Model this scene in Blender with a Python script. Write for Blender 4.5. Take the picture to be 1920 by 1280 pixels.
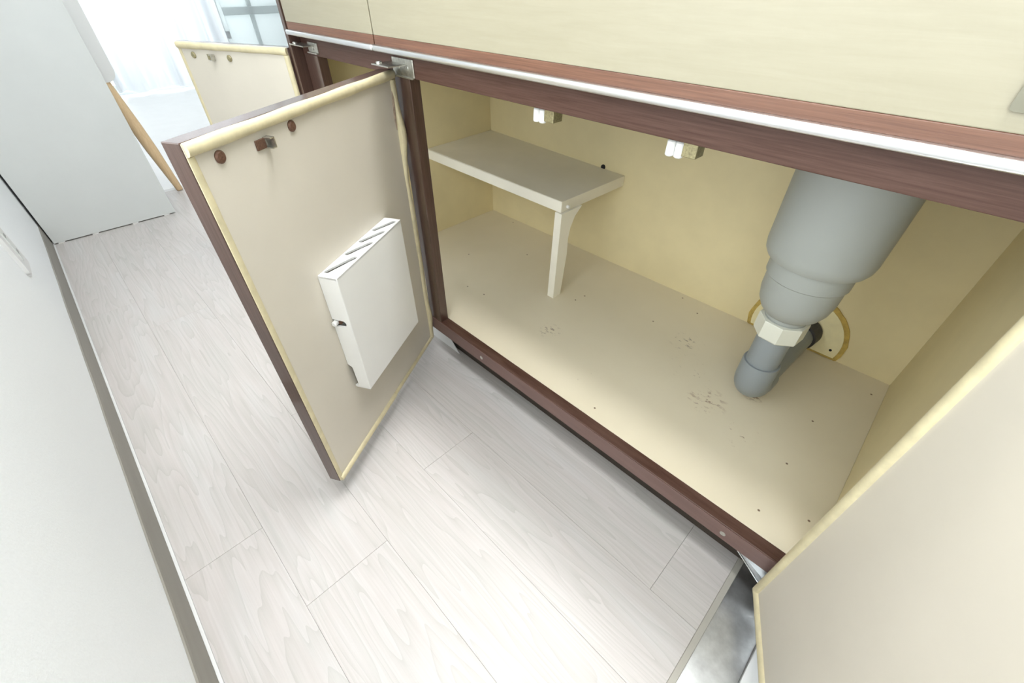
import bpy, bmesh, math, random
from mathutils import Vector, Matrix
random.seed(7)
for o in list(bpy.data.objects):
    bpy.data.objects.remove(o)
scn = bpy.context.scene
COL = scn.collection
pi = math.pi

# ------------------------------------------------------------------ camera
cam_d = bpy.data.cameras.new('camera')
cam = bpy.data.objects.new('camera', cam_d)
COL.objects.link(cam)
cam_d.sensor_fit = 'HORIZONTAL'
cam_d.sensor_width = 36.0
cam_d.lens = 797.96 / 1920 * 36
cam_d.clip_start = 0.01
_r = Vector((0.70573947, 0.70845936, 0.00413949))
_u = Vector((-0.46627238, 0.46006737, 0.75559783))
_f = Vector((-0.53340591, 0.53518534, -0.65502274))
M = Matrix.Identity(4)
for i in range(3):
    M[i][0], M[i][1], M[i][2] = _r[i], _u[i], -_f[i]
M[0][3], M[1][3], M[2][3] = 0.89852, -0.42552, 0.71137
cam.matrix_world = M
scn.camera = cam

# ------------------------------------------------------------------ world, lights, exposure
w = bpy.data.worlds.new('world')
scn.world = w
w.use_nodes = True
w.node_tree.nodes['Background'].inputs[0].default_value = (0.95, 0.975, 1.0, 1)
w.node_tree.nodes['Background'].inputs[1].default_value = 1.2
scn.view_settings.view_transform = 'Standard'
scn.view_settings.look = 'None'
scn.view_settings.gamma = 1
scn.view_settings.exposure = 0.86
scn.view_settings.use_curve_mapping = False
try:
    scn.cycles.use_denoising = True
    scn.cycles.max_bounces = 6
    scn.cycles.diffuse_bounces = 4
    scn.cycles.glossy_bounces = 3
    scn.cycles.transparent_max_bounces = 4
    scn.cycles.use_adaptive_sampling = True
    scn.cycles.adaptive_threshold = 0.1
    scn.cycles.sample_clamp_indirect = 5
    scn.cycles.caustics_reflective = False
    scn.cycles.caustics_refractive = False
except Exception:
    pass


def area(name, loc, direction, sx, sy, power, col=(1, 1, 1)):
    d = bpy.data.lights.new(name, 'AREA')
    d.shape = 'RECTANGLE'
    d.size, d.size_y, d.energy, d.color = sx, sy, power, col
    o = bpy.data.objects.new(name, d)
    COL.objects.link(o)
    o.location = loc
    o.rotation_euler = Vector(direction).to_track_quat('-Z', 'Y').to_euler()
    return o


# daylight through the living room window, then fill light through an added kitchen window
area('window_and_fill_light', (-4.05, 0.3, 1.15), (1, 0, -0.05), 2.3, 2.0, 58, (0.93, 0.97, 1.0))
area('window_and_fill_light', (0.70, -2.1, 1.30), (0, 1, -0.22), 2.6, 1.5, 42, (0.97, 0.985, 1.0))  # added fill for the cabinet interior


# ------------------------------------------------------------------ materials
def lin(c):
    return tuple(((v / 255) / 12.92 if v / 255 <= .04045 else ((v / 255 + .055) / 1.055) ** 2.4) for v in c)


class NT:
    def __init__(self, name):
        self.m = bpy.data.materials.new(name)
        self.m.use_nodes = True
        self.t = self.m.node_tree
        self.b = self.t.nodes['Principled BSDF']

    def n(self, kind, **kw):
        x = self.t.nodes.new(kind)
        for k, v in kw.items():
            if k in x.inputs:
                x.inputs[k].default_value = v
            else:
                setattr(x, k, v)
        return x

    def l(self, a, ao, b, bi):
        self.t.links.new(a.outputs[ao], b.inputs[bi])

    def coords(self, scale, kind='Object'):
        tc = self.n('ShaderNodeTexCoord')
        mp = self.n('ShaderNodeMapping')
        mp.inputs['Scale'].default_value = scale
        self.l(tc, kind, mp, 'Vector')
        return mp

    def ramp(self, src, out, stops):
        r = self.n('ShaderNodeValToRGB')
        e = r.color_ramp.elements
        while len(e) < len(stops):
            e.new(0.5)
        for q, (pos, c) in zip(e, stops):
            q.position = pos
            q.color = (*c, 1)
        self.l(src, out, r, 'Fac')
        return r

    def bump(self, src, out, strength, dist=0.001):
        bp = self.n('ShaderNodeBump')
        bp.inputs['Strength'].default_value = strength
        bp.inputs['Distance'].default_value = dist
        self.l(src, out, bp, 'Height')
        self.l(bp, 'Normal', self.b, 'Normal')


def set_b(b, rough, metal=0, spec=None, coat=None):
    b.inputs['Roughness'].default_value = rough
    b.inputs['Metallic'].default_value = metal
    if spec is not None:
        b.inputs['Specular IOR Level'].default_value = spec
    if coat is not None:
        b.inputs['Coat Weight'].default_value = coat
        b.inputs['Coat Roughness'].default_value = 0.10


def mottled(name, c, rough=.5, var=.06, scale=(4, 4, 4), metal=0, spec=None, bump=0.0, nscale=3.0, coat=None):
    k = NT(name)
    mp = k.coords(scale)
    no = k.n('ShaderNodeTexNoise', Scale=nscale, Detail=5.0, Roughness=.6)
    k.l(mp, 'Vector', no, 'Vector')
    a = tuple(v * (1 - var) for v in c)
    b = tuple(min(1, v * (1 + var)) for v in c)
    r = k.ramp(no, 'Fac', [(.3, a), (.7, b)])
    k.l(r, 'Color', k.b, 'Base Color')
    set_b(k.b, rough, metal, spec, coat)
    if bump:
        k.bump(no, 'Fac', bump)
    return k.m


def grain(name, dark, light, scale, rough=.4, coat=None, pos=(.3, .7), spec=None):
    k = NT(name)
    mp = k.coords(scale)
    no = k.n('ShaderNodeTexNoise', Scale=4.0, Detail=6.0, Roughness=.65, Distortion=.4)
    k.l(mp, 'Vector', no, 'Vector')
    r = k.ramp(no, 'Fac', [(pos[0], dark), (pos[1], light)])
    k.l(r, 'Color', k.b, 'Base Color')
    set_b(k.b, rough, 0, spec, coat)
    k.bump(no, 'Fac', .08)
    return k.m


ZF = .1074          # cabinet base, inside
MAT = {}
MAT['wall'] = mottled('white_wallpaper', (.86, .88, .885), .75, .02, (60, 60, 60), bump=.35, nscale=6)
MAT['ceiling'] = mottled('ceiling_paint', (.82, .82, .80), .8, .01)
MAT['white_board'] = mottled('white_board_paint', (.66, .68, .66), .45, .02, (3, 3, 3))
MAT['white_plastic'] = mottled('white_plastic', (.86, .86, .84), .35, .01)
MAT['rack_plastic'] = mottled('rack_plastic', (.87, .865, .84), .38, .015)
MAT['baseboard'] = mottled('taupe_baseboard_vinyl', (.27, .255, .22), .55, .05, (2, 2, 20))
MAT['caulk'] = mottled('pale_caulk', (.72, .72, .71), .6, .03)
MAT['cream_door'] = mottled('cream_door_lining', (.665, .615, .52), .42, .025, (2.5, 2.5, 2.5))
MAT['cream_in'] = mottled('cream_cabinet_lining', (.78, .675, .405), .5, .03, (5, 5, 5), bump=.05)
MAT['cream_front'] = grain('cream_drawer_laminate', (.335, .302, .212), (.365, .331, .238), (3, 40, 40), .33)
MAT['mold'] = mottled('yellowed_edge_moulding', (.66, .585, .375), .42, .10, (14, 14, 14), nscale=4, bump=.15)
MAT['brown'] = grain('dark_brown_laminate', (.062, .026, .017), (.118, .064, .048), (3, 30, 120), .42, spec=.3)
MAT['brown_v'] = grain('dark_brown_laminate_upright', (.058, .028, .019), (.100, .056, .043), (90, 90, 3), .34, coat=.7, spec=.4)
MAT['frame_metal'] = mottled('tarnished_frame', (.20, .19, .14), .5, .1, metal=.3)
MAT['kick'] = mottled('shaded_kick_board', (.050, .037, .028), .6, .15, (3, 30, 30))  # board darkened, the shade under the sill put into its colour
MAT['sill_face'] = mottled('pinkish_sill_sheen', (.190, .118, .102), .45, .08, (3, 40, 40), spec=.35)  # sill brown lightened, the wall's reflection put into the colour
MAT['trim'] = mottled('taupe_floor_trim', (.42, .40, .35), .5, .05)
MAT['redwood'] = grain('red_brown_wood_trim', (.115, .047, .026), (.225, .105, .062), (3, 60, 160), .36, spec=.6)
MAT['chrome'] = mottled('satin_chrome', (.86, .87, .88), .28, .0, metal=1)
MAT['steel'] = mottled('brushed_steel', (.56, .57, .58), .28, .12, (8, 30, 8), metal=1)
MAT['steel_worn'] = mottled('worn_steel', (.72, .74, .75), .36, .22, (14, 14, 14), metal=1, nscale=2.2)
MAT['zinc'] = mottled('zinc_plated_steel', (.62, .61, .56), .36, .22, (120, 120, 120), metal=1, nscale=2)
MAT['rust'] = mottled('rusty_steel', (.16, .085, .055), .55, .35, (220, 220, 220), metal=.4, nscale=2)
MAT['brass'] = mottled('dull_brass', (.34, .30, .17), .45, .3, (220, 220, 220), metal=.6, nscale=2)
MAT['pvc'] = mottled('grey_pvc', (.335, .35, .325), .42, .02)
MAT['pvc_dark'] = mottled('blue_grey_pvc', (.25, .275, .285), .40, .03)
MAT['rubber'] = mottled('black_rubber', (.035, .033, .035), .55, .1)
MAT['nut'] = mottled('pale_plastic_nut', (.66, .66, .57), .4, .02)
MAT['plate'] = mottled('cream_pipe_plate', (.88, .79, .48), .45, .05, (20, 20, 20))
MAT['sealant'] = mottled('ochre_sealant', (.50, .35, .085), .6, .25, (30, 30, 30), bump=.3)
MAT['shelf'] = mottled('off_white_shelf', (.84, .79, .66), .45, .03, (4, 4, 4))
MAT['shelf_lit'] = mottled('shelf_lit_tone', (.93, .89, .77), .45, .02)  # shelf colour lightened, light from the front put into the tone
MAT['dark'] = mottled('dark_hole', (.012, .011, .011), .8, .0)
MAT['oak'] = grain('pale_oak', (.66, .46, .25), (.78, .58, .35), (60, 60, 6), .45)
MAT['core'] = mottled('torn_edge_core', (.30, .22, .16), .8, .3, (60, 60, 60))
MAT['white_floor'] = mottled('white_floor_finish', (.88, .88, .87), .4, .02)


def plank_mat():
    k = NT('pale_ash_plank')
    tc = k.n('ShaderNodeTexCoord')
    oi = k.n('ShaderNodeObjectInfo')
    cx = k.n('ShaderNodeVectorMath', operation='SCALE')
    cmb = k.n('ShaderNodeCombineXYZ')
    m1 = k.n('ShaderNodeMath', operation='MULTIPLY'); m1.inputs[1].default_value = 37.0
    m2 = k.n('ShaderNodeMath', operation='MULTIPLY'); m2.inputs[1].default_value = 13.0
    k.l(oi, 'Random', m1, 0); k.l(oi, 'Random', m2, 0)
    k.l(m1, 0, cmb, 'X'); k.l(m2, 0, cmb, 'Y')
    ad = k.n('ShaderNodeVectorMath', operation='ADD')
    k.l(tc, 'Object', ad, 0); k.l(cmb, 'Vector', ad, 1)
    mpA = k.n('ShaderNodeMapping'); mpA.inputs['Scale'].default_value = (.9, 9.0, 1)
    k.l(ad, 'Vector', mpA, 'Vector')
    warp = k.n('ShaderNodeTexNoise', Scale=1.0, Detail=3.0, Roughness=.5)
    k.l(mpA, 'Vector', warp, 'Vector')
    rings = k.n('ShaderNodeMath', operation='MULTIPLY'); rings.inputs[1].default_value = 26.0
    k.l(warp, 'Fac', rings, 0)
    fr = k.n('ShaderNodeMath', operation='FRACT'); k.l(rings, 0, fr, 0)
    mpB = k.n('ShaderNodeMapping'); mpB.inputs['Scale'].default_value = (5, 210, 1)
    k.l(ad, 'Vector', mpB, 'Vector')
    fib = k.n('ShaderNodeTexNoise', Scale=1.0, Detail=5.0, Roughness=.7)
    k.l(mpB, 'Vector', fib, 'Vector')
    mpC = k.n('ShaderNodeMapping'); mpC.inputs['Scale'].default_value = (2.2, 11, 1)
    k.l(ad, 'Vector', mpC, 'Vector')
    big = k.n('ShaderNodeTexNoise', Scale=1.3, Detail=3.0)
    k.l(mpC, 'Vector', big, 'Vector')
    r1 = k.ramp(fr, 0, [(.0, (.525, .512, .490)), (.14, (.562, .546, .526)), (.55, (.592, .569, .553)), (1, (.604, .584, .570))])
    r2 = k.ramp(fib, 'Fac', [(.32, (.90, .895, .885)), (.62, (1, 1, 1))])
    r3 = k.ramp(big, 'Fac', [(.3, (.95, .945, .93)), (.5, (.985, .955, .945)), (.7, (1, 1, 1))])
    x1 = k.n('ShaderNodeMixRGB', blend_type='MULTIPLY'); x1.inputs['Fac'].default_value = 1
    x2 = k.n('ShaderNodeMixRGB', blend_type='MULTIPLY'); x2.inputs['Fac'].default_value = 1
    k.l(r1, 'Color', x1, 1); k.l(r2, 'Color', x1, 2)
    k.l(x1, 'Color', x2, 1); k.l(r3, 'Color', x2, 2)
    k.l(x2, 'Color', k.b, 'Base Color')
    set_b(k.b, .42, spec=.4)
    k.bump(fib, 'Fac', .06)
    return k.m


MAT['plank'] = plank_mat()


def base_mat():
    """Cabinet base lining: cream with scuffs and dirt specks where the photo shows them."""
    k = NT('stained_cabinet_base')
    tc = k.n('ShaderNodeTexCoord')
    no = k.n('ShaderNodeTexNoise', Scale=9.0, Detail=4.0)
    k.l(tc, 'Object', no, 'Vector')
    base = k.ramp(no, 'Fac', [(.3, (.78, .70, .53)), (.7, (.81, .73, .56))])
    last, lo = base, 'Color'
    scr = k.n('ShaderNodeMapping'); scr.inputs['Scale'].default_value = (60, 110, 1); scr.inputs['Rotation'].default_value = (0, 0, .9)
    k.l(tc, 'Object', scr, 'Vector')
    sn = k.n('ShaderNodeTexNoise', Scale=1.0, Detail=4.0, Roughness=.7)
    k.l(scr, 'Vector', sn, 'Vector')
    spots = [(.439, .153, .030, .55, (.42, .34, .25)), (.675, .335, .040, .57, (.40, .33, .25)), (.782, .209, .040, .55, (.36, .24, .16)),
             (.838, .285, .022, .50, (.26, .15, .08)), (.72, .27, .05, .62, (.45, .37, .27)), (.58, .10, .05, .66, (.4, .32, .22)),
             (.86, .18, .04, .62, (.4, .3, .2))]
    for (x, y, rad, th, c) in spots:
        d = k.n('ShaderNodeVectorMath', operation='DISTANCE')
        d.inputs[1].default_value = (x, y, ZF)
        k.l(tc, 'Object', d, 0)
        fall = k.n('ShaderNodeMapRange'); fall.inputs['From Min'].default_value = rad; fall.inputs['From Max'].default_value = rad * .3
        k.l(d, 'Value', fall, 'Value')
        thr = k.n('ShaderNodeMapRange'); thr.inputs['From Min'].default_value = th; thr.inputs['From Max'].default_value = th + .08
        k.l(sn, 'Fac', thr, 'Value')
        mu = k.n('ShaderNodeMath', operation='MULTIPLY')
        k.l(fall, 0, mu, 0); k.l(thr, 0, mu, 1)
        mx = k.n('ShaderNodeMixRGB')
        mx.inputs[2].default_value = (*c, 1)
        k.l(mu, 0, mx, 'Fac'); k.l(last, lo, mx, 1)
        last, lo = mx, 'Color'
    vo = k.n('ShaderNodeTexVoronoi', voronoi_dimensions='2D', Scale=17.0)
    k.l(tc, 'Object', vo, 'Vector')
    sp = k.n('ShaderNodeMapRange'); sp.inputs['From Min'].default_value = .040; sp.inputs['From Max'].default_value = .022
    k.l(vo, 'Distance', sp, 'Value')
    sel = k.n('ShaderNodeSeparateColor'); k.l(vo, 'Color', sel, 0)
    gt = k.n('ShaderNodeMath', operation='GREATER_THAN'); gt.inputs[1].default_value = .90
    k.l(sel, 0, gt, 0)
    mu = k.n('ShaderNodeMath', operation='MULTIPLY'); k.l(sp, 0, mu, 0); k.l(gt, 0, mu, 1)
    mx = k.n('ShaderNodeMixRGB'); mx.inputs[2].default_value = (.20, .13, .08, 1)
    k.l(mu, 0, mx, 'Fac'); k.l(last, lo, mx, 1)
    k.l(mx, 'Color', k.b, 'Base Color')
    set_b(k.b, .45)
    return k.m


MAT['base'] = base_mat()


def curtain_mat():
    k = NT('sheer_white_curtain')
    out = k.t.nodes['Material Output']
    tr = k.n('ShaderNodeBsdfTranslucent'); tr.inputs['Color'].default_value = (.40, .41, .42, 1)
    df = k.n('ShaderNodeBsdfDiffuse'); df.inputs['Color'].default_value = (.76, .78, .81, 1)
    mx = k.n('ShaderNodeMixShader'); mx.inputs[0].default_value = .5
    k.l(tr, 0, mx, 1); k.l(df, 0, mx, 2); k.l(mx, 0, out, 'Surface')
    return k.m


MAT['curtain'] = curtain_mat()


def pane_mat(name, mixv):
    k = NT(name)
    out = k.t.nodes['Material Output']
    tr = k.n('ShaderNodeBsdfTranslucent'); tr.inputs['Color'].default_value = (.80, .84, .84, 1)
    df = k.n('ShaderNodeBsdfDiffuse'); df.inputs['Color'].default_value = (.72, .76, .76, 1)
    mx = k.n('ShaderNodeMixShader'); mx.inputs[0].default_value = mixv
    k.l(tr, 0, mx, 1); k.l(df, 0, mx, 2); k.l(mx, 0, out, 'Surface')
    return k.m


MAT['pane'] = pane_mat('frosted_sash', .72)
MAT['sash'] = pane_mat('sash_frame_plastic', .50)


def glass_mat():
    k = NT('window_glass')
    out = k.t.nodes['Material Output']
    tr = k.n('ShaderNodeBsdfTransparent'); tr.inputs['Color'].default_value = (.95, .97, .97, 1)
    gl = k.n('ShaderNodeBsdfGlossy'); gl.inputs['Roughness'].default_value = .03
    mx = k.n('ShaderNodeMixShader'); mx.inputs[0].default_value = .08
    k.l(tr, 0, mx, 1); k.l(gl, 0, mx, 2); k.l(mx, 0, out, 'Surface')
    return k.m


MAT['glass'] = glass_mat()


def lamp_mat():
    k = NT('lit_diffuser')
    set_b(k.b, .5)
    k.b.inputs['Base Color'].default_value = (.9, .9, .88, 1)
    k.b.inputs['Emission Color'].default_value = (1, .98, .94, 1)
    k.b.inputs['Emission Strength'].default_value = 1.0
    return k.m


MAT['lamp'] = lamp_mat()


# ------------------------------------------------------------------ geometry helpers
def link(name, bm, mat, parent=None, loc=(0, 0, 0), rotz=0.0, smooth=False):
    me = bpy.data.meshes.new(name)
    bmesh.ops.recalc_face_normals(bm, faces=bm.faces[:])
    bm.to_mesh(me)
    bm.free()
    me.materials.append(MAT[mat])
    if smooth:
        for p in me.polygons:
            p.use_smooth = True
        me.set_sharp_from_angle(angle=math.radians(38))
    o = bpy.data.objects.new(name, me)
    COL.objects.link(o)
    o.location = loc
    o.rotation_euler = (0, 0, rotz)
    if parent is not None:
        o.parent = parent
    return o


def empty(name, loc=(0, 0, 0), rotz=0.0):
    o = bpy.data.objects.new(name, None)
    COL.objects.link(o)
    o.location = loc
    o.rotation_euler = (0, 0, rotz)
    o.empty_display_size = .05
    return o


def tag(o, label, cat, group=None):
    o['label'] = label
    o['category'] = cat
    if group:
        o['group'] = group
    return o


def struct(o, label=None, cat=None):
    o['kind'] = 'structure'
    if label:
        o['label'] = label
    if cat:
        o['category'] = cat
    return o


def add_box(bm, x0, x1, y0, y1, z0, z1, bev=0.0, seg=2):
    b2 = bmesh.new()
    bmesh.ops.create_cube(b2, size=1)
    for v in b2.verts:
        v.co = Vector(((x0 + x1) / 2 + v.co.x * (x1 - x0), (y0 + y1) / 2 + v.co.y * (y1 - y0), (z0 + z1) / 2 + v.co.z * (z1 - z0)))
    if bev:
        bmesh.ops.bevel(b2, geom=b2.edges[:], offset=bev, segments=seg, affect='EDGES', profile=.5)
    merge(bm, b2)


def merge(bm, b2, mat=None):
    mp = {}
    for v in b2.verts:
        mp[v] = bm.verts.new(mat @ v.co if mat else v.co)
    for f in b2.faces:
        try:
            bm.faces.new([mp[v] for v in f.verts])
        except ValueError:
            pass
    b2.free()


def box(name, x0, x1, y0, y1, z0, z1, mat, parent=None, bev=0.0, org=(0, 0, 0), rotz=0):
    """box in the frame of `org`; the object sits at org"""
    bm = bmesh.new()
    add_box(bm, x0, x1, y0, y1, z0, z1, bev)
    return link(name, bm, mat, parent, org, rotz)


def lathe(bm, prof, n=40, mat=None, cap=True):
    b2 = bmesh.new()
    rings = []
    for (r, z) in prof:
        rings.append([b2.verts.new((r * math.cos(2 * pi * i / n), r * math.sin(2 * pi * i / n), z)) for i in range(n)])
    for a, b in zip(rings, rings[1:]):
        for i in range(n):
            b2.faces.new((a[i], a[(i + 1) % n], b[(i + 1) % n], b[i]))
    if cap:
        b2.faces.new(rings[0][::-1])
        b2.faces.new(rings[-1])
    merge(bm, b2, mat)


def frame_to(p0, p1):
    d = (Vector(p1) - Vector(p0))
    q = d.normalized().to_track_quat('Z', 'Y')
    return Matrix.Translation(p0) @ q.to_matrix().to_4x4(), d.length


def cyl(bm, p0, p1, r0, r1=None, n=24, bev=0.0):
    r1 = r0 if r1 is None else r1
    m, L = frame_to(p0, p1)
    if bev:
        prof = [(r0 - bev, 0), (r0, bev), (r1, L - bev), (r1 - bev, L)]
    else:
        prof = [(r0, 0), (r1, L)]
    lathe(bm, prof, n, m)


def tube(bm, pts, rad, n=20):
    pts = [Vector(p) for p in pts]
    rings = []
    up = Vector((1, 0, 0.001))
    for i, p in enumerate(pts):
        d = (pts[min(i + 1, len(pts) - 1)] - pts[max(i - 1, 0)]).normalized()
        a = up.cross(d).normalized()
        b = d.cross(a).normalized()
        r = rad[i] if isinstance(rad, (list, tuple)) else rad
        rings.append([bm.verts.new(p + a * r * math.cos(2 * pi * k / n) + b * r * math.sin(2 * pi * k / n)) for k in range(n)])
    for A, B in zip(rings, rings[1:]):
        for k in range(n):
            bm.faces.new((A[k], A[(k + 1) % n], B[(k + 1) % n], B[k]))
    bm.faces.new(rings[0][::-1])
    bm.faces.new(rings[-1])


def plate(bm, outer, holes, thick, mat):
    """flat plate with holes in (a, b), extruded along +c; mat maps (a, b, c)"""
    b2 = bmesh.new()
    for loop in [outer] + holes:
        vs = [b2.verts.new((a, b, 0)) for a, b in loop]
        for i in range(len(vs)):
            b2.edges.new((vs[i], vs[(i + 1) % len(vs)]))
    bmesh.ops.triangle_fill(b2, use_beauty=True, use_dissolve=False, edges=b2.edges[:])
    g = bmesh.ops.extrude_face_region(b2, geom=b2.faces[:])
    for e in g['geom']:
        if isinstance(e, bmesh.types.BMVert):
            e.co.z += thick
    merge(bm, b2, mat)


def rrect(a0, a1, b0, b1, r, n=5):
    out = []
    for (cx, cy, s) in ((a1 - r, b1 - r, 0), (a0 + r, b1 - r, 1), (a0 + r, b0 + r, 2), (a1 - r, b0 + r, 3)):
        for i in range(n + 1):
            t = (s + i / n) * pi / 2
            out.append((cx + r * math.cos(t), cy + r * math.sin(t)))
    return out


def capsule(p, q, r, n=6):
    p, q = Vector(p), Vector(q)
    ang = math.atan2(q.y - p.y, q.x - p.x)
    out = []
    for c, s in ((q, -pi / 2), (p, pi / 2)):
        for i in range(n + 1):
            t = ang + s + pi * i / n
            out.append((c.x + r * math.cos(t), c.y + r * math.sin(t)))
    return out


XY = Matrix.Identity(4)                                                   # a->x b->y c->z
XZ = Matrix(((1, 0, 0, 0), (0, 0, 1, 0), (0, 1, 0, 0), (0, 0, 0, 1)))      # a->x b->z c->y
YZ = Matrix(((0, 0, 1, 0), (1, 0, 0, 0), (0, 1, 0, 0), (0, 0, 0, 1)))      # a->y b->z c->x


def shift(m, v):
    return Matrix.Translation(v) @ m


# ------------------------------------------------------------------ measures (metres)
ZF = .1074          # cabinet base, inside
XL, XR = -.1174, 1.0154
YB = .50
ZRB = .5877         # bottom of the top rail
WY = -.606          # baseboard face of the left wall
FAR = -3.76
THR = -1.40         # end of the kitchen floor
HC = 2.35

# ------------------------------------------------------------------ room shell
floor = struct(box('floor', FAR - .1, 2.7, -1.7, 2.1, -.06, -.0065, 'white_floor'), 'pale floor of the kitchen and the room behind it')
rows = [(-.102, .05, .877), (-.224, -.102, .464), (-.346, -.224, .161), (-.484, -.346, -.385), (-.6015, -.484, .363)]
XE = .953
PL = .915
for (y0, y1, j) in rows:
    cuts = [THR]
    x = j - PL * 4
    while x < XE - .02:
        if x > THR + .02:
            cuts.append(x)
        x += PL
    cuts.append(XE)
    for a, b in zip(cuts, cuts[1:]):
        L, W = b - a - .0003, y1 - y0 - .0002
        bm = bmesh.new()
        add_box(bm, -L / 2, L / 2, -W / 2, W / 2, -.0065, 0, .00025, 1)
        link('plank', bm, 'plank', floor, ((a + b) / 2, (y0 + y1) / 2, 0))
box('edge_trim', XE, XE + .009, -.606, .05, -.0065, .0008, 'trim', floor, .001)
box('edge_strip', THR, XE, -.606, -.6015, -.0065, .002, 'caulk', floor, .0008)
box('threshold', THR - .03, THR, -.606, .56, -.0065, .001, 'caulk', floor, .001)
box('room_floor', FAR, THR - .03, -1.6, 2.0, -.0065, 0, 'white_floor', floor)
box('white_floor_strip', 1.021, 2.6, -.606, .05, -.0065, .004, 'white_floor', floor, .001)  # plain white slab beyond the steel strip

sp = box('steel_floor_strip', .962, 1.0205, -.60, .05, -.0065, -.003, 'steel_worn', floor, .0004)

bm = bmesh.new()
WX0, WX1, WZ0, WZ1 = .05, 1.45, .54, 1.50  # opening added in the wall for the fill light
add_box(bm, THR, WX0, -.70, WY - .003, -.02, HC)
add_box(bm, WX1, 2.7, -.70, WY - .003, -.02, HC)
add_box(bm, WX0, WX1, -.70, WY - .003, -.02, WZ0)
add_box(bm, WX0, WX1, -.70, WY - .003, WZ1, HC)
wall_left = struct(link('wall_left', bm, 'wall'), 'white papered wall along the left of the kitchen')
bl = bmesh.new()
n = 90
prof = [(0, 0), (.0030, 0), (.0030, .060), (.0022, .0655), (0, .067)]
rings = []
for i in range(n + 1):
    x = THR + (2.65 - THR) * i / n
    wob = .0012 * math.sin(x * 9) + .0008 * math.sin(x * 23 + 1)
    rings.append([bl.verts.new((x, WY - .003 + a, b + (wob if b > .05 else 0))) for a, b in prof])
for A, B in zip(rings, rings[1:]):
    for k in range(len(prof) - 1):
        bl.faces.new((A[k], A[k + 1], B[k + 1], B[k]))
struct(link('baseboard_left', bl, 'baseboard'), 'grey-brown vinyl baseboard under the white left wall')
struct(box('wall_back', THR, 2.7, .56, .66, -.02, HC, 'wall'), 'wall behind the kitchen cabinet')
struct(box('wall_room_left', FAR, THR + .0, -1.7, -1.6, -.02, HC, 'wall'), 'left wall of the bright room')
struct(box('wall_room_right', FAR, THR, 2.0, 2.1, -.02, HC, 'wall'), 'right wall of the bright room')
bm = bmesh.new()
add_box(bm, THR - .08, THR, -1.6, -.70, -.02, HC)
struct(link('wall_return_left', bm, 'wall'), 'wall end beside the kitchen opening')
bm = bmesh.new()
add_box(bm, THR - .08, THR, .66, 2.0, -.02, HC)
struct(link('wall_return_right', bm, 'wall'), 'wall end beyond the kitchen cabinet')
struct(box('ceiling', FAR - .1, 2.7, -1.7, 2.1, HC, HC + .06, 'ceiling'), 'white ceiling')


def wall_with_hole(name, x0, x1, y0, y1, hy0, hy1, hz0, hz1, label):
    bm = bmesh.new()
    add_box(bm, x0, x1, y0, hy0, -.02, HC)
    add_box(bm, x0, x1, hy1, y1, -.02, HC)
    add_box(bm, x0, x1, hy0, hy1, hz1, HC)
    if hz0 > 0:
        add_box(bm, x0, x1, hy0, hy1, -.02, hz0)
    return struct(link(name, bm, 'wall'), label)


wall_with_hole('wall_far', FAR - .1, FAR, -1.6, 2.0, -.9, 1.75, .03, 2.1, 'window wall of the bright room')
struct(box('wall_right', 2.6, 2.7, -.70, .66, -.02, HC, 'wall'), 'end wall of the kitchen')

# living room window: frame, glass, frosted sash to the right
w1 = struct(empty('window_1', (FAR - .04, 0, 0)), 'tall window with a white frame behind the curtain')
bm = bmesh.new()
for a in (-.9, .90, 1.72):
    add_box(bm, -.03, .04, a, a + .035, .03, 2.1, .003)
add_box(bm, -.03, .04, -.9, 1.75, .03, .065, .003)
add_box(bm, -.03, .04, -.9, 1.75, 2.06, 2.1, .003)
link('window_frame', bm, 'white_board', w1)
box('window_pane', -.008, -.004, -.865, .90, .065, 2.06, 'glass', w1)
sash = box('sash_pane', .004, .012, .965, 1.72, .09, 2.06, 'pane', w1)
bm = bmesh.new()
add_box(bm, .002, .032, .935, .968, .065, 2.06, .003)
add_box(bm, .002, .032, .968, 1.72, .44, .49, .003)
add_box(bm, .002, .032, .968, 1.72, .065, .10, .003)
add_box(bm, .002, .028, 1.17, 1.20, .065, 2.06, .003)
link('sash_frame', bm, 'sash', w1)
box('sash_latch', .03, .05, .925, .96, .29, .34, 'steel', w1, .003)
w2 = struct(empty('fill_window', (.75, -.66, 0)), 'wide unseen window added in the left wall for fill light')  # unseen window, added to let fill light into the cabinet
bm = bmesh.new()
for a in (-.70, -.015, .67):
    add_box(bm, a, a + .03, -.02, .02, WZ0, WZ1, .003)
add_box(bm, -.7, .7, -.02, .02, WZ0, WZ0 + .03, .003)
add_box(bm, -.7, .7, -.02, .02, WZ1 - .03, WZ1, .003)
link('window_frame', bm, 'white_board', w2)
box('window_pane', -.67, .67, -.003, .003, WZ0 + .03, WZ1 - .03, 'glass', w2)

# ------------------------------------------------------------------ sink cabinet
cab = tag(empty('sink_cabinet', (.45, .25, 0)), 'long cream and dark brown kitchen base cabinet with its doors standing open', 'cabinet')
O = (-.45, -.25, 0)     # parts are modelled in world measures


def part(name, x0, x1, y0, y1, z0, z1, mat, bev=.0006, parent=cab, org=O):
    return box(name, x0, x1, y0, y1, z0, z1, mat, parent, bev, org)


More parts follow.
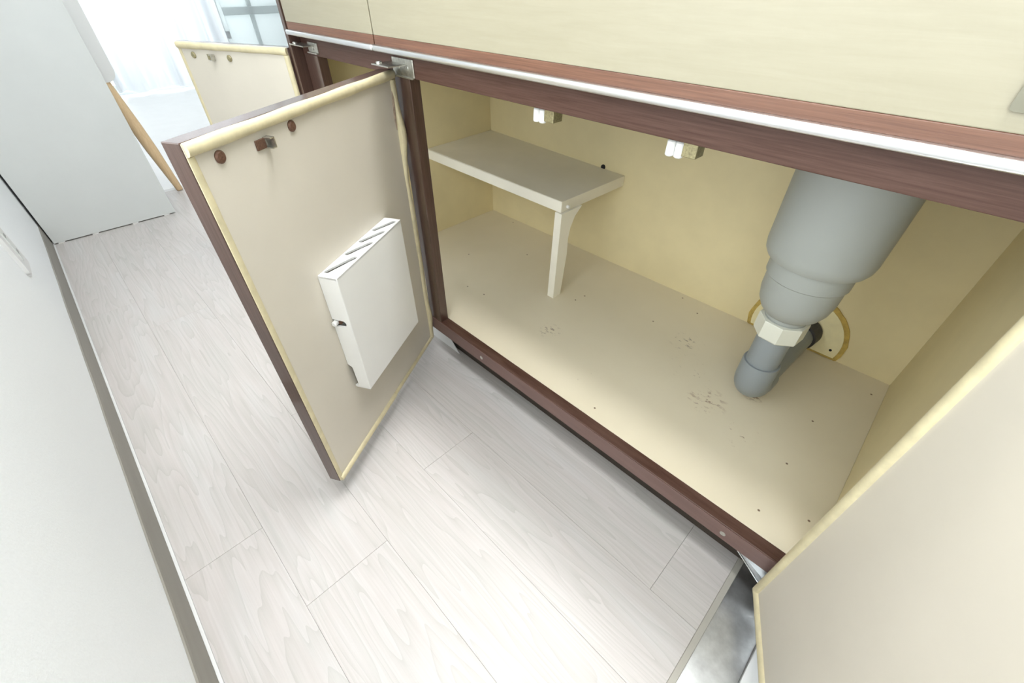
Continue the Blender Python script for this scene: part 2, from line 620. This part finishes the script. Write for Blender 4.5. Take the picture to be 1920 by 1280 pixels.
ZD0, ZD1, ZW = .6404, .765, .79
part('base_panel', XL, XR, .0222, YB, ZF - .016, ZF, 'base')
part('back_panel', XL - .005, XR + .005, YB, YB + .006, .04, ZW, 'cream_in')
part('side_panel', XR, XR + .016, .0225, YB, .03, ZW, 'cream_in')
part('side_panel', XL - .003, XL, .0225, YB, .03, ZW, 'cream_in')
part('end_panel', -.133, XL - .003, -.0205, .54, .0, ZW, 'brown_v')
part('end_panel', XR + .016, XR + .03, -.0, .54, .0, ZW, 'brown_v')
sill = part('sill', XL, XR + .016, .0, .0222, .0749, ZF + .0003, 'brown', .0016)
part('rail', XL, XR + .016, .0, .02, ZRB, .77, 'brown', .001)
part('stile', XL, -.0615, .0005, .02, ZF, ZRB, 'brown_v', .001)
part('post', .205, .2465, .0005, .02, ZF, ZRB, 'brown_v', .001)
part('kick_plate', XL, XR + .016, .04, .05, .0, .09, 'kick')
part('sill_sheen_sheet', XL, XR + .016, -.0009, .0004, .0755, ZF - .0012, 'sill_face', .0003)  # thin sheet carrying the painted reflection on the sill front
bm = bmesh.new()
plate(bm, [(.140, .0), (.262, .0), (.232, .030), (.212, .076), (.140, .076)], [], .0015, shift(XZ, (0, .030, 0)))
link('kick_end_plate', bm, 'caulk', cab, O)
for x in (.383, .915):
    bm = bmesh.new()
    cyl(bm, (x, -.0012, .089), (x, .002, .089), .0042, n=16)
    s = link('sill_screw', bm, 'zinc', cab, O)
# loose corner of the steel kick sheet curling out at the right end of the sill
bm = bmesh.new()
top = [(.938, .004, .0745), (.992, -.003, .0395), (1.03, -.002, .034), (1.03, .002, .0748)]
vs = [bm.verts.new(p) for p in top]
vb = [bm.verts.new((p[0], p[1] + .0012, p[2])) for p in top]
bm.faces.new(vs); bm.faces.new(vb[::-1])
for i in range(4):
    bm.faces.new((vs[i], vb[i], vb[(i + 1) % 4], vs[(i + 1) % 4]))
fl = link('kick_sheet', bm, 'steel', cab, O)
bm = bmesh.new()
tube(bm, [(.938, .0032, .0742), (.992, -.0036, .0390), (1.03, -.0026, .0335)], .0011, 8)
link('folded_edge', bm, 'chrome', fl)

# drawer fronts with wood finger strip and bright metal edge
for (a, b, nm) in ((-.1050, .2004, 0), (.2034, 1.046, 1)):
    d = part('drawer_front', a, b, -.0234, -.004, ZD0, ZD1, 'cream_front', .0008)
    part('wood_trim', a, b, -.0236, -.004, .6285, ZD0, 'redwood', .0008, d, (0, 0, 0))
    bm = bmesh.new()
    add_box(bm, a, b, -.0300, -.0160, .6207, .6288, .0026, 3)
    link('edge_strip', bm, 'chrome', d, smooth=True)
    if nm == 1:
        bm = bmesh.new()
        plate(bm, rrect(.907, .985, .6515, .690, .003), [rrect(.9115, .9805, .6555, .686, .002)], .0028, shift(XZ, (0, -.0262, 0)))
        link('plate_frame', bm, 'frame_metal', d)
        part('metal_plate', .9115, .9805, -.0248, -.0235, .6555, .686, 'steel', 0, d, (0, 0, 0))
part('drawer_box', XL + .004, .195, -.004, .40, .645, .76, 'cream_in')

# roller catches under the rail
for x in (.497, .687):
    c = part('roller_catch', x + .010, x + .026, .022, .040, .568, .5875, 'brass', .001)
    part('catch_arm', x - .004, x + .012, .030, .036, .574, .5875, 'zinc', .0006, c, (0, 0, 0))
    for dx in (-.0035, .0065):
        bm = bmesh.new()
        cyl(bm, (x + dx, .0245, .5655), (x + dx, .0245, .5815), .0048, n=20, bev=.0012)
        link('roller', bm, 'white_plastic', c, smooth=False)


# ---- doors
def strip(bm, p, q, wd, ht, sgn, nrm, wob=None, n=40):
    """half-round bead on the inner face: p, q are (l, z); nrm = direction across"""
    rings = []
    for i in range(n + 1):
        t = i / n
        l, z = p[0] + (q[0] - p[0]) * t, p[1] + (q[1] - p[1]) * t
        dl, dh, ds = wob(t) if wob else (0, 0, 1)
        ring = []
        for k in range(9):
            a = pi * k / 8
            off = wd / 2 * ds * math.cos(a) + dl
            ring.append(bm.verts.new((l + nrm[0] * off, sgn * (ht * ds * math.sin(a) ** .8 + dh if 0 < k < 8 else 0), z + nrm[1] * off)))
        rings.append(ring)
    for A, B in zip(rings, rings[1:]):
        for k in range(8):
            bm.faces.new((A[k], A[k + 1], B[k + 1], B[k]))
    bm.faces.new(rings[0])
    bm.faces.new(rings[-1][::-1])


def screw(bm, l, z, r, sgn):
    m, L = frame_to((l, 0, z), (l, sgn * .003, z))
    lathe(bm, [(r, 0), (r, .0012), (r * .75, .0028), (r * .35, .003)], 20, m)


def door(name, label, hinge, rot, W, z0, z1, sgn, screws, catch, smat, hinge_wob=None, broken=None, T=.021, fe=.0085):
    """local x runs from the hinge to the free edge, the inner face is at local y=0 and faces sgn*y"""
    d = box(name, 0, W, -sgn * T, -sgn * .0008, z0, z1, 'brown_v', cab, .0008, (hinge[0] - .45, hinge[1] - .25, 0), rot)
    d['label'] = label
    box('lining_panel', .002, W - .001, -sgn * .002, 0, z0 + .001, z1 - .001, 'cream_door', d)
    box('front_laminate', .004, W - .004, -sgn * (T + .001), -sgn * (T - .002), z0 + .03, z1 - .004, 'cream_front', d)
    mw = .013
    bm = bmesh.new()
    strip(bm, (.002, z1 - mw / 2), (W - .0015, z1 - mw / 2), mw, .0055, sgn, (0, 1), lambda t: (0, 0, 1 + .05 * math.sin(t * 23)))
    link('top_moulding', bm, 'mold', d, smooth=True)
    bm = bmesh.new()
    strip(bm, (W - .0045, z0 + .004), (W - .0045, z1 - mw), fe, .0014, sgn, (1, 0))
    link('free_edge_moulding', bm, 'mold', d, smooth=True)
    bm = bmesh.new()
    if broken:
        strip(bm, (.004, z0 + .0055), (broken, z0 + .0055), .009, .0042, sgn, (0, 1))
        link('bottom_moulding', bm, 'mold', d, smooth=True)
        bm = bmesh.new()
        strip(bm, (broken + .001, z0 + .0045), (W - .003, z0 + .0045), .011, .0050, sgn, (0, 1))
        link('bottom_moulding', bm, 'mold', d, smooth=True)
    else:
        strip(bm, (.004, z0 + .006), (W - .006, z0 + .006), .012, .0045, sgn, (0, 1))
        link('bottom_moulding', bm, 'mold', d, smooth=True)
    bm = bmesh.new()
    strip(bm, (.0068, z0 + .004), (.0068, z1 - mw), .0125, .0045, sgn, (1, 0), hinge_wob, 70)
    link('hinge_edge_moulding', bm, 'mold', d, smooth=True)
    if broken:
        bm = bmesh.new()
        strip(bm, (.0150, z1 - .085), (.0140, z1 - .022), .0030, .0022, sgn, (1, 0), lambda t: (.002 * math.sin(t * 5), 0, .3 + math.sin(pi * t)))
        link('torn_core', bm, 'core', d)
    for (l, z) in screws:
        bm = bmesh.new()
        screw(bm, l, z, .0062, sgn)
        link('screw', bm, smat, d)
    if catch:
        l, z = catch
        bm = bmesh.new()
        y = lambda a, b: (min(sgn * a, sgn * b), max(sgn * a, sgn * b))
        add_box(bm, l - .004, l + .010, *y(0, .002), z - .005, z + .005, .0005)
        cp = link('catch_plate', bm, smat, d)
        bm = bmesh.new()
        add_box(bm, l - .009, l - .003, *y(0, .010), z - .0055, z - .0042)
        add_box(bm, l - .009, l - .003, *y(0, .010), z + .0042, z + .0055)
        add_box(bm, l - .0095, l - .008, *y(0, .010), z - .0055, z + .0055)
        link('catch_tongue', bm, 'zinc', cp)
    return d


def wob1(t):
    # peeling hinge-side moulding: bulges near top and at mid height
    g = lambda c, s: math.exp(-((t - c) / s) ** 2)
    return (-.0025 * g(.86, .05) + .0022 * g(.70, .06) - .0012 * math.sin(t * 19) * g(.2, .3), .004 * g(.84, .06) + .0035 * g(.12, .05), 1 + .3 * g(.86, .06) - .25 * g(.68, .05))


D1 = (.2111, -.0053)
A1 = 1.0487
door('door', 'cream middle door standing open with a white knife rack on its inside', D1, -A1, .4008, .0469, .5963, 1,
     [(.3664, .5748), (.2573, .5762)], (.309, .5712), 'rust', wob1, .1965)
q2 = (-.1340, -.0235)
door('door', 'cream far left door swung wide open', q2, -(pi - math.atan2(.1285, .268)), .2972, .0469, .5973, 1,
     [(.2588, .5737), (.1597, .5721)], (.2092, .5719), 'brass')
D3 = (.9827, -.015)
A3 = 1.1242
door('door', 'cream right door open nearest to the viewer', D3, -A3, .3900, .0469, .5963, -1, [(.3664, .5748), (.2573, .5762)], (.309, .5712), 'brass')

# moulding remnants behind the peeled strip and hinges
for (x0, x1, z0, z1, ax0, ax1, ay0, ay1, lab) in ((.2085, .2645, .5885, .6130, .200, .246, -.034, .002, 'a'), (-.086, -.047, .5925, .6095, -.118, -.058, -.024, .002, 'b')):
    h = part('hinge', x0, x1, -.0022, .0002, z0, z1, 'zinc', .0008)
    part('hinge_lip', x0, x1, -.006, -.002, z0 - .001, z0 + .0012, 'zinc', .0004, h, (0, 0, 0))
    part('hinge_arm', ax0, ax1, ay0, ay1, .6035, .6055, 'zinc', .0006, h, (0, 0, 0))
    bm = bmesh.new()
    cyl(bm, (ax0 + .010, ay0 + .008, .6025), (ax0 + .010, ay0 + .008, .6085), .0045, n=16, bev=.0008)
    link('hinge_pivot', bm, 'zinc', h)
    for fx in ((.3, .72) if lab == 'a' else (.55,)):
        xx = x0 + (x1 - x0) * fx
        bm = bmesh.new()
        cyl(bm, (xx, -.0034, (z0 + z1) / 2), (xx, -.002, (z0 + z1) / 2), .0036, n=14, bev=.0005)
        link('hinge_screw', bm, 'zinc', h)

# ------------------------------------------------------------------ worktop with sink bowl (above the frame, carries the drain)
wt = tag(empty('worktop', (.45, .25, ZW)), 'stainless steel worktop with sink bowl above the brown cabinet', 'worktop')
bm = bmesh.new()
BX0, BX1, BY0, BY1 = .42, .98, .06, .44
plate(bm, rrect(-.14, 1.06, -.029, .555, .004), [rrect(BX0, BX1, BY0, BY1, .05)], .018, shift(XY, (-.45, -.25, 0)))
link('top_sheet', bm, 'steel', wt)
bm = bmesh.new()
ou = rrect(BX0, BX1, BY0, BY1, .05)
lo = rrect(BX0 + .015, BX1 - .015, BY0 + .015, BY1 - .015, .04)
A = [bm.verts.new((a - .45, b - .25, .016)) for a, b in ou]
B = [bm.verts.new((a - .45, b - .25, -.15)) for a, b in lo]
for i in range(len(A)):
    bm.faces.new((A[i], A[(i + 1) % len(A)], B[(i + 1) % len(A)], B[i]))
bm.faces.new(B)
link('sink_bowl', bm, 'steel', wt)
box('backsplash', -.59, .61, .285, .305, .018, .10, 'steel', wt, .003)

# ------------------------------------------------------------------ drain trap
PX, PY = .8277, .2508
tr = tag(empty('drain_trap', (PX, PY, ZF)), 'grey plastic sink drain trap with white nut and elbow inside the cabinet', 'drain pipe')


def tz(z):
    return z - ZF


bm = bmesh.new()
lathe(bm, [(.0735, tz(.640)), (.0735, tz(.625)), (.0720, tz(.622)), (.0700, tz(.500)), (.0688, tz(.425)), (.0672, tz(.416)), (.0635, tz(.4095)), (.0555, tz(.4065))], 56)
link('trap_body', bm, 'pvc', tr, smooth=True)
bm = bmesh.new()
lathe(bm, [(.0550, tz(.4085)), (.0548, tz(.3815)), (.0535, tz(.3800)), (.0520, tz(.3795)), (.0512, tz(.352)), (.0480, tz(.336)), (.0420, tz(.324)), (.0340, tz(.316)), (.0285, tz(.3135)), (.0285, tz(.306))], 56)
link('trap_cup', bm, 'pvc', tr, smooth=True)
bm = bmesh.new()
lathe(bm, [(.0300, tz(.3135)), (.0300, tz(.309)), (.0285, tz(.308)), (.0300, tz(.307)), (.0300, tz(.300))], 48)
link('neck_thread', bm, 'pvc', tr, smooth=True)
bm = bmesh.new()
lathe(bm, [(.0300, tz(.3065)), (.0355, tz(.3055)), (.0362, tz(.304)), (.0362, tz(.2765)), (.0352, tz(.2745)), (.0270, tz(.2740))], 8, Matrix.Rotation(.25, 4, 'Z'))
link('nut', bm, 'nut', tr)
bm = bmesh.new()
lathe(bm, [(.0256, tz(.280)), (.0256, tz(.200))], 40)
link('down_pipe', bm, 'pvc_dark', tr, smooth=True)
# elbow: socket collar, bend, then the outlet back to the wall
EZ = tz(.170)
ex = (.845 - PX) / (.49 - PY)
bm = bmesh.new()
lathe(bm, [(.0262, tz(.2125)), (.0288, tz(.2125)), (.0296, tz(.210)), (.0296, tz(.178))], 40)
pts, R = [(0, 0, tz(.182))], .030
for i in range(0, 11):
    a = pi / 2 * i / 10
    yy, zz = R - R * math.cos(a), EZ + .008 - R * math.sin(a)
    pts.append((ex * yy, yy, zz))
tube(bm, pts, [.0296] + [.0296] * 11, 32)
zo = pts[-1][2]
el = link('elbow', bm, 'pvc_dark', tr, smooth=True)
bm = bmesh.new()
y1 = pts[-1][1]
cyl(bm, (ex * y1, y1 - .004, zo), (ex * (y1 + .022), y1 + .022, zo), .0298, n=40, bev=.001)
link('elbow_collar', bm, 'pvc_dark', tr, smooth=False)
bm = bmesh.new()
cyl(bm, (ex * (y1 + .018), y1 + .018, zo), (ex * (.497 - PY), .497 - PY, zo + .002), .0256, n=40)
link('outlet_pipe', bm, 'pvc_dark', tr, smooth=False)
bm = bmesh.new()
cyl(bm, (ex * (.462 - PY), .462 - PY, zo + .002), (ex * (.4945 - PY), .4945 - PY, zo + .002), .0300, .0320, n=40, bev=.002)
link('rubber_sleeve', bm, 'rubber', tr)

# plate that closes the pipe hole on the back panel
pp = tag(empty('pipe_wall_plate', (.83, YB - .0001, ZF)), 'cream half-round cover plate with ochre sealant where the drain leaves', 'cover plate')
PC, PR = (-.001, .0277), .0868


def cutdisc(r, zmin, n=48):
    out = []
    for i in range(n):
        t = 2 * pi * i / n
        out.append((PC[0] + r * math.cos(t), max(zmin, PC[1] + r * math.sin(t))))
    o2 = []
    for q in out:
        if not o2 or (abs(q[0] - o2[-1][0]) + abs(q[1] - o2[-1][1])) > 1e-5:
            o2.append(q)
    # drop inner points of the flat
    o3 = [q for i, q in enumerate(o2) if not (q[1] <= zmin + 1e-6 and o2[i - 1][1] <= zmin + 1e-6 and o2[(i + 1) % len(o2)][1] <= zmin + 1e-6)]
    return o3


bm = bmesh.new()
plate(bm, cutdisc(PR, .006), [], .004, shift(XZ, (0, -.0045, 0)))
link('plate_disc', bm, 'plate', pp)
bm = bmesh.new()
ring = [(a * (1 + .010 * math.sin(i * 1.9)) , b if b < .012 else b * (1 + .012 * math.sin(i * 2.3 + 1))) for i, (a, b) in enumerate(cutdisc(PR + .0085, .0006))]
plate(bm, ring, [], .0030, shift(XZ, (0, -.0031, 0)))
link('sealant', bm, 'sealant', pp)
for (a, b) in ((.072, .022), (.044, .040)):
    bm = bmesh.new()
    cyl(bm, (a, -.0055, b), (a, -.003, b), .0026 if a > .05 else .0014, n=14)
    link('plate_screw', bm, 'dark', pp)

# ------------------------------------------------------------------ small shelf inside
sh = tag(empty('corner_shelf', (.12, .38, ZF)), 'small off-white shelf on one curved leg in the left corner of the cabinet', 'shelf')
so = (-.12, -.38, -ZF)
bm = bmesh.new()
cor = [(XL + .0005, .266, .3515), (.358, .264, .3465), (.358, YB - .0005, .3425), (XL + .0005, YB - .0005, .3565)]
vt = [bm.verts.new(p) for p in cor]
vb = [bm.verts.new((p[0], p[1], p[2] - .0245)) for p in cor]
bm.faces.new(vt); bm.faces.new(vb[::-1])
for i in range(4):
    bm.faces.new((vt[i], vb[i], vb[(i + 1) % 4], vt[(i + 1) % 4]))
bmesh.ops.bevel(bm, geom=bm.edges[:], offset=.0006, segments=1, affect='EDGES')
link('shelf_board', bm, 'shelf', sh, so)
bm = bmesh.new()
prof = [(.2535, ZF), (.2800, ZF), (.2915, .215), (.2905, .255), (.2955, .280), (.3080, .3035), (.3300, .3210), (.2600, .3215)]
plate(bm, prof, [], .0185, shift(YZ, (.3445, 0, 0)))
link('leg', bm, 'shelf_lit', sh, so)  # leg takes the painted lit tone as well
bm = bmesh.new()
eb = [(XL + .001, .3505), (.3575, .3455), (.3575, .3225), (XL + .001, .3275)]
plate(bm, eb, [], .0012, shift(XZ, (0, .2632, 0)))
link('lit_front_strip', bm, 'shelf_lit', sh, so)  # strip added so the shelf front looks brightly lit
bm = bmesh.new()
cyl(bm, (.357, .283, .331), (.364, .283, .331), .0035, n=10)
link('shelf_pin', bm, 'white_plastic', sh, so)
bm = bmesh.new()
cyl(bm, (.293, YB - .002, .3475), (.293, YB + .0004, .3475), .006, n=18)
hp = link('hole', bm, 'dark', cab, O)

# ------------------------------------------------------------------ knife rack on the middle door
RW, RD, RH = .191, .0295, .2185
RO = Vector((D1[0] + math.cos(A1) * .105, D1[1] - math.sin(A1) * .105, .1785)) + Vector((math.sin(A1), math.cos(A1), 0)) * .0004
rk = tag(empty('knife_rack', RO, -A1), 'white plastic knife rack with slanted slots on the inside of the middle door', 'knife rack')
bm = bmesh.new()
add_box(bm, 0, RW, RD - .0028, RD, 0, RH, .0012)
link('front_panel', bm, 'rack_plastic', rk)
slots = []
for a, b in ((.07, .30), (.34, .545), (.55, .745), (.76, .94)):
    slots.append(capsule((RW * (1 - a), .0062), (RW * (1 - b), RD - .0070), .0038))
bm = bmesh.new()
plate(bm, rrect(0, RW, 0, RD, .0015, 3), slots, .003, shift(XY, (0, 0, RH - .003)))
link('top_panel', bm, 'rack_plastic', rk)
bm = bmesh.new()
add_box(bm, 0, RW, .002, RD - .001, 0, .003, .0008)
link('bottom_panel', bm, 'rack_plastic', rk)
for xa in (RW - .003, 0):
    nz = .138
    sidep = [(0, RH - .001), (0, nz + .0065)]
    for i in range(9):
        t = pi / 2 - pi * i / 8
        sidep.append((.0165 + .0055 * math.cos(t), nz + .0055 * math.sin(t)))
    sidep += [(0, nz - .0065), (0, .052), (.007, .046), (.0085, .006), (.002, .004), (.002, 0), (RD - .001, 0), (RD - .001, RH - .001)]
    bm = bmesh.new()
    plate(bm, sidep, [], .003, shift(YZ, (xa, 0, 0)))
    link('side_panel', bm, 'rack_plastic', rk)
for z in (.07,):
    bm = bmesh.new()
    add_box(bm, .012, RW - .012, .0, .002, .055, RH - .01)
    link('back_panel', bm, 'rack_plastic', rk)
bm = bmesh.new()
cyl(bm, (RW - .010, .004, nz), (RW + .0055, .004, nz), .0042, n=18, bev=.0012)
link('peg', bm, 'white_plastic', rk)
bm = bmesh.new()
cyl(bm, (RW - .008, .0105, nz), (RW - .002, .0105, nz), .0030, n=12)
link('peg_tip', bm, 'rust', rk)
bm = bmesh.new()
cyl(bm, (RW * .33, RD - .0005, RH * .57), (RW * .33, RD + .0004, RH * .57), .0025, n=14)
link('mould_mark', bm, 'rack_plastic', rk)

# ------------------------------------------------------------------ tall white cupboard by the left wall
cu = tag(empty('tall_cupboard', (-1.22, -.42, 0)), 'tall plain white cupboard side standing against the left wall', 'cupboard')
cx, cy = -1.22, -.42
Y0, Y1, X1, HT = -.6025, -.2355, -1.1376, 1.75
box('side_panel', X1 - cx - .018, X1 - cx, Y0 - cy, Y1 - cy, .0035, HT, 'white_board', cu, .001)
box('side_panel', -.082, -.064, Y0 - cy, Y1 - cy, .0035, HT, 'white_board', cu, .001)
box('back_panel', -.064, X1 - cx - .018, Y0 - cy, Y0 - cy + .006, .0035, HT, 'white_board', cu)
box('top_panel', -.064, X1 - cx - .018, Y0 - cy + .006, Y1 - cy, HT - .018, HT, 'white_board', cu)
box('plinth', -.064, X1 - cx - .018, Y1 - cy - .03, Y1 - cy - .012, .0035, .06, 'white_board', cu)
dd = box('door', -.063, X1 - cx - .019, Y1 - cy - .019, Y1 - cy - .002, .062, HT - .02, 'white_board', cu, .001)
box('handle', X1 - cx - .045, X1 - cx - .035, Y1 - cy - .004, Y1 - cy + .012, .95, 1.1, 'chrome', dd, .003)
for (a, b) in ((-.08, -.062), (X1 - cx - .017, X1 - cx - .001)):
    for yy in (Y0 + .02, Y0 + .115, Y0 + .235, Y1 - .03):
        box('glide', a, b, yy - cy - .009, yy - cy + .009, .0, .0042, 'white_plastic', cu)

# ------------------------------------------------------------------ chair behind the cupboard
ch = tag(empty('shell_chair', (-1.62, -.33, 0)), 'white plastic chair with pale wooden legs partly hidden behind the tall cupboard', 'chair')
gx, gy = -1.62, -.33
bm = bmesh.new()
plate(bm, rrect(-.482, -.166, .398, .80, .035, 8), [rrect(-.43, -.208, .535, .72, .03, 6)], .014, shift(YZ, (-1.452 - gx, -gy, 0)))
bmesh.ops.bevel(bm, geom=[e for e in bm.edges if e.is_boundary], offset=.001, affect='EDGES')
link('backrest', bm, 'white_plastic', ch)
bm = bmesh.new()
plate(bm, rrect(-1.84, -1.44, -.495, -.175, .06, 8), [], .016, shift(XY, (-gx, -gy, .405)))
link('seat', bm, 'white_board', ch)
for (fx, fy, tx, ty) in ((-1.386, -.157, -1.46, -.212), (-1.386, -.512, -1.46, -.455), (-1.86, -.205, -1.80, -.235), (-1.88, -.512, -1.80, -.455)):
    bm = bmesh.new()
    m, L = frame_to((fx - gx, fy - gy, 0), (tx - gx, ty - gy, .405))
    lathe(bm, [(.010, 0), (.0125, .004), (.0205, L * .4), (.0215, L * .6), (.0180, L)], 20, m)
    link('leg', bm, 'oak', ch, smooth=True)

# ------------------------------------------------------------------ curtains in front of the far window
def curtain(y0, y1, x, ph, label):
    bm = bmesh.new()
    n, m = 150, 10
    g = []
    for j in range(m + 1):
        row = []
        t = j / m
        for i in range(n + 1):
            s = i / n
            y = y0 + (y1 - y0) * s
            amp = (.030 + .012 * math.sin(s * 9 + ph)) * (1 - .25 * t)
            row.append(bm.verts.new((x + amp * math.sin(s * (y1 - y0) * 46 + ph + .5 * math.sin(s * 14)) + .01 * math.sin(s * 70), y, .028 + .008 * math.sin(s * 17 + ph) + t * 2.08)))
        g.append(row)
    for a, b in zip(g, g[1:]):
        for i in range(n):
            bm.faces.new((a[i], a[i + 1], b[i + 1], b[i]))
    return tag(link('curtain', bm, 'curtain', smooth=True), label, 'curtain')


curtain(-.88, .02, FAR + .11, .4, 'white sheer curtain left in front of the bright window, mostly hidden')
curtain(.04, .90, FAR + .10, 1.3, 'white sheer curtain hanging in soft folds beside the grey sash')

# ------------------------------------------------------------------ outlet plate on the left wall
ol = tag(empty('wall_outlet', (-.43, WY - .003, .273)), 'white wall outlet plate low on the left wall', 'outlet')
bm = bmesh.new()
plate(bm, rrect(-.040, .040, -.060, .060, .008, 5), [], .0075, XZ)
link('cover_plate', bm, 'caulk', ol)
bm = bmesh.new()
plate(bm, rrect(-.013, .013, -.036, .036, .002, 3), [], .0022, shift(XZ, (0, .0074, 0)))
link('socket_insert', bm, 'white_board', ol)
for zz in (-.018, .018):
    for xx in (-.005, .005):
        box('socket_slot', xx - .0008, xx + .0008, .0094, .0099, zz - .004, zz + .004, 'dark', ol)

# ------------------------------------------------------------------ kitchen lamp over the sink, and two added fill lamps
lp = tag(empty('sink_lamp', (.55, .12, 1.93)), 'slim white strip lamp over the sink', 'lamp')
box('housing', -.43, .43, -.15, .15, .012, .06, 'white_plastic', lp, .006)
box('diffuser', -.41, .41, -.135, .135, .0, .014, 'lamp', lp, .004)
la = area('sink_lamp_light', (.55, .12, 1.90), (0, -1.1, -1), .80, .26, 20, (.965, .985, 1.0))
c2 = tag(empty('fill_ceiling_lamp', (.85, -.40, HC)), 'long white batten lamp added on the kitchen ceiling for fill', 'lamp')  # unseen lamp, added as soft fill for the kitchen
box('lamp_base', -.62, .62, -.13, .13, -.03, 0, 'white_plastic', c2, .004)
box('lamp_shade', -.60, .60, -.12, .12, -.075, -.03, 'lamp', c2, .015)
area('ceiling_fill_light', (.85, -.40, HC - .08), (0, 0, -1), 1.2, .24, 10, (.965, .985, 1.0))

c3 = tag(empty('fill_ceiling_lamp', (-2.6, .35, HC)), 'round white ceiling lamp added to brighten the far room', 'lamp')  # unseen lamp, added to brighten the far floor
bm = bmesh.new()
lathe(bm, [(.24, 0), (.24, -.03), (.23, -.045)], 48)
link('lamp_base', bm, 'white_plastic', c3)
bm = bmesh.new()
lathe(bm, [(.23, -.045), (.22, -.07), (.15, -.09), (.03, -.095)], 48)
link('lamp_shade', bm, 'lamp', c3, smooth=True)
area('room_fill_light', (-2.6, .35, HC - .10), (0, 0, -1), .44, .44, 6.5, (.98, .99, 1.0))
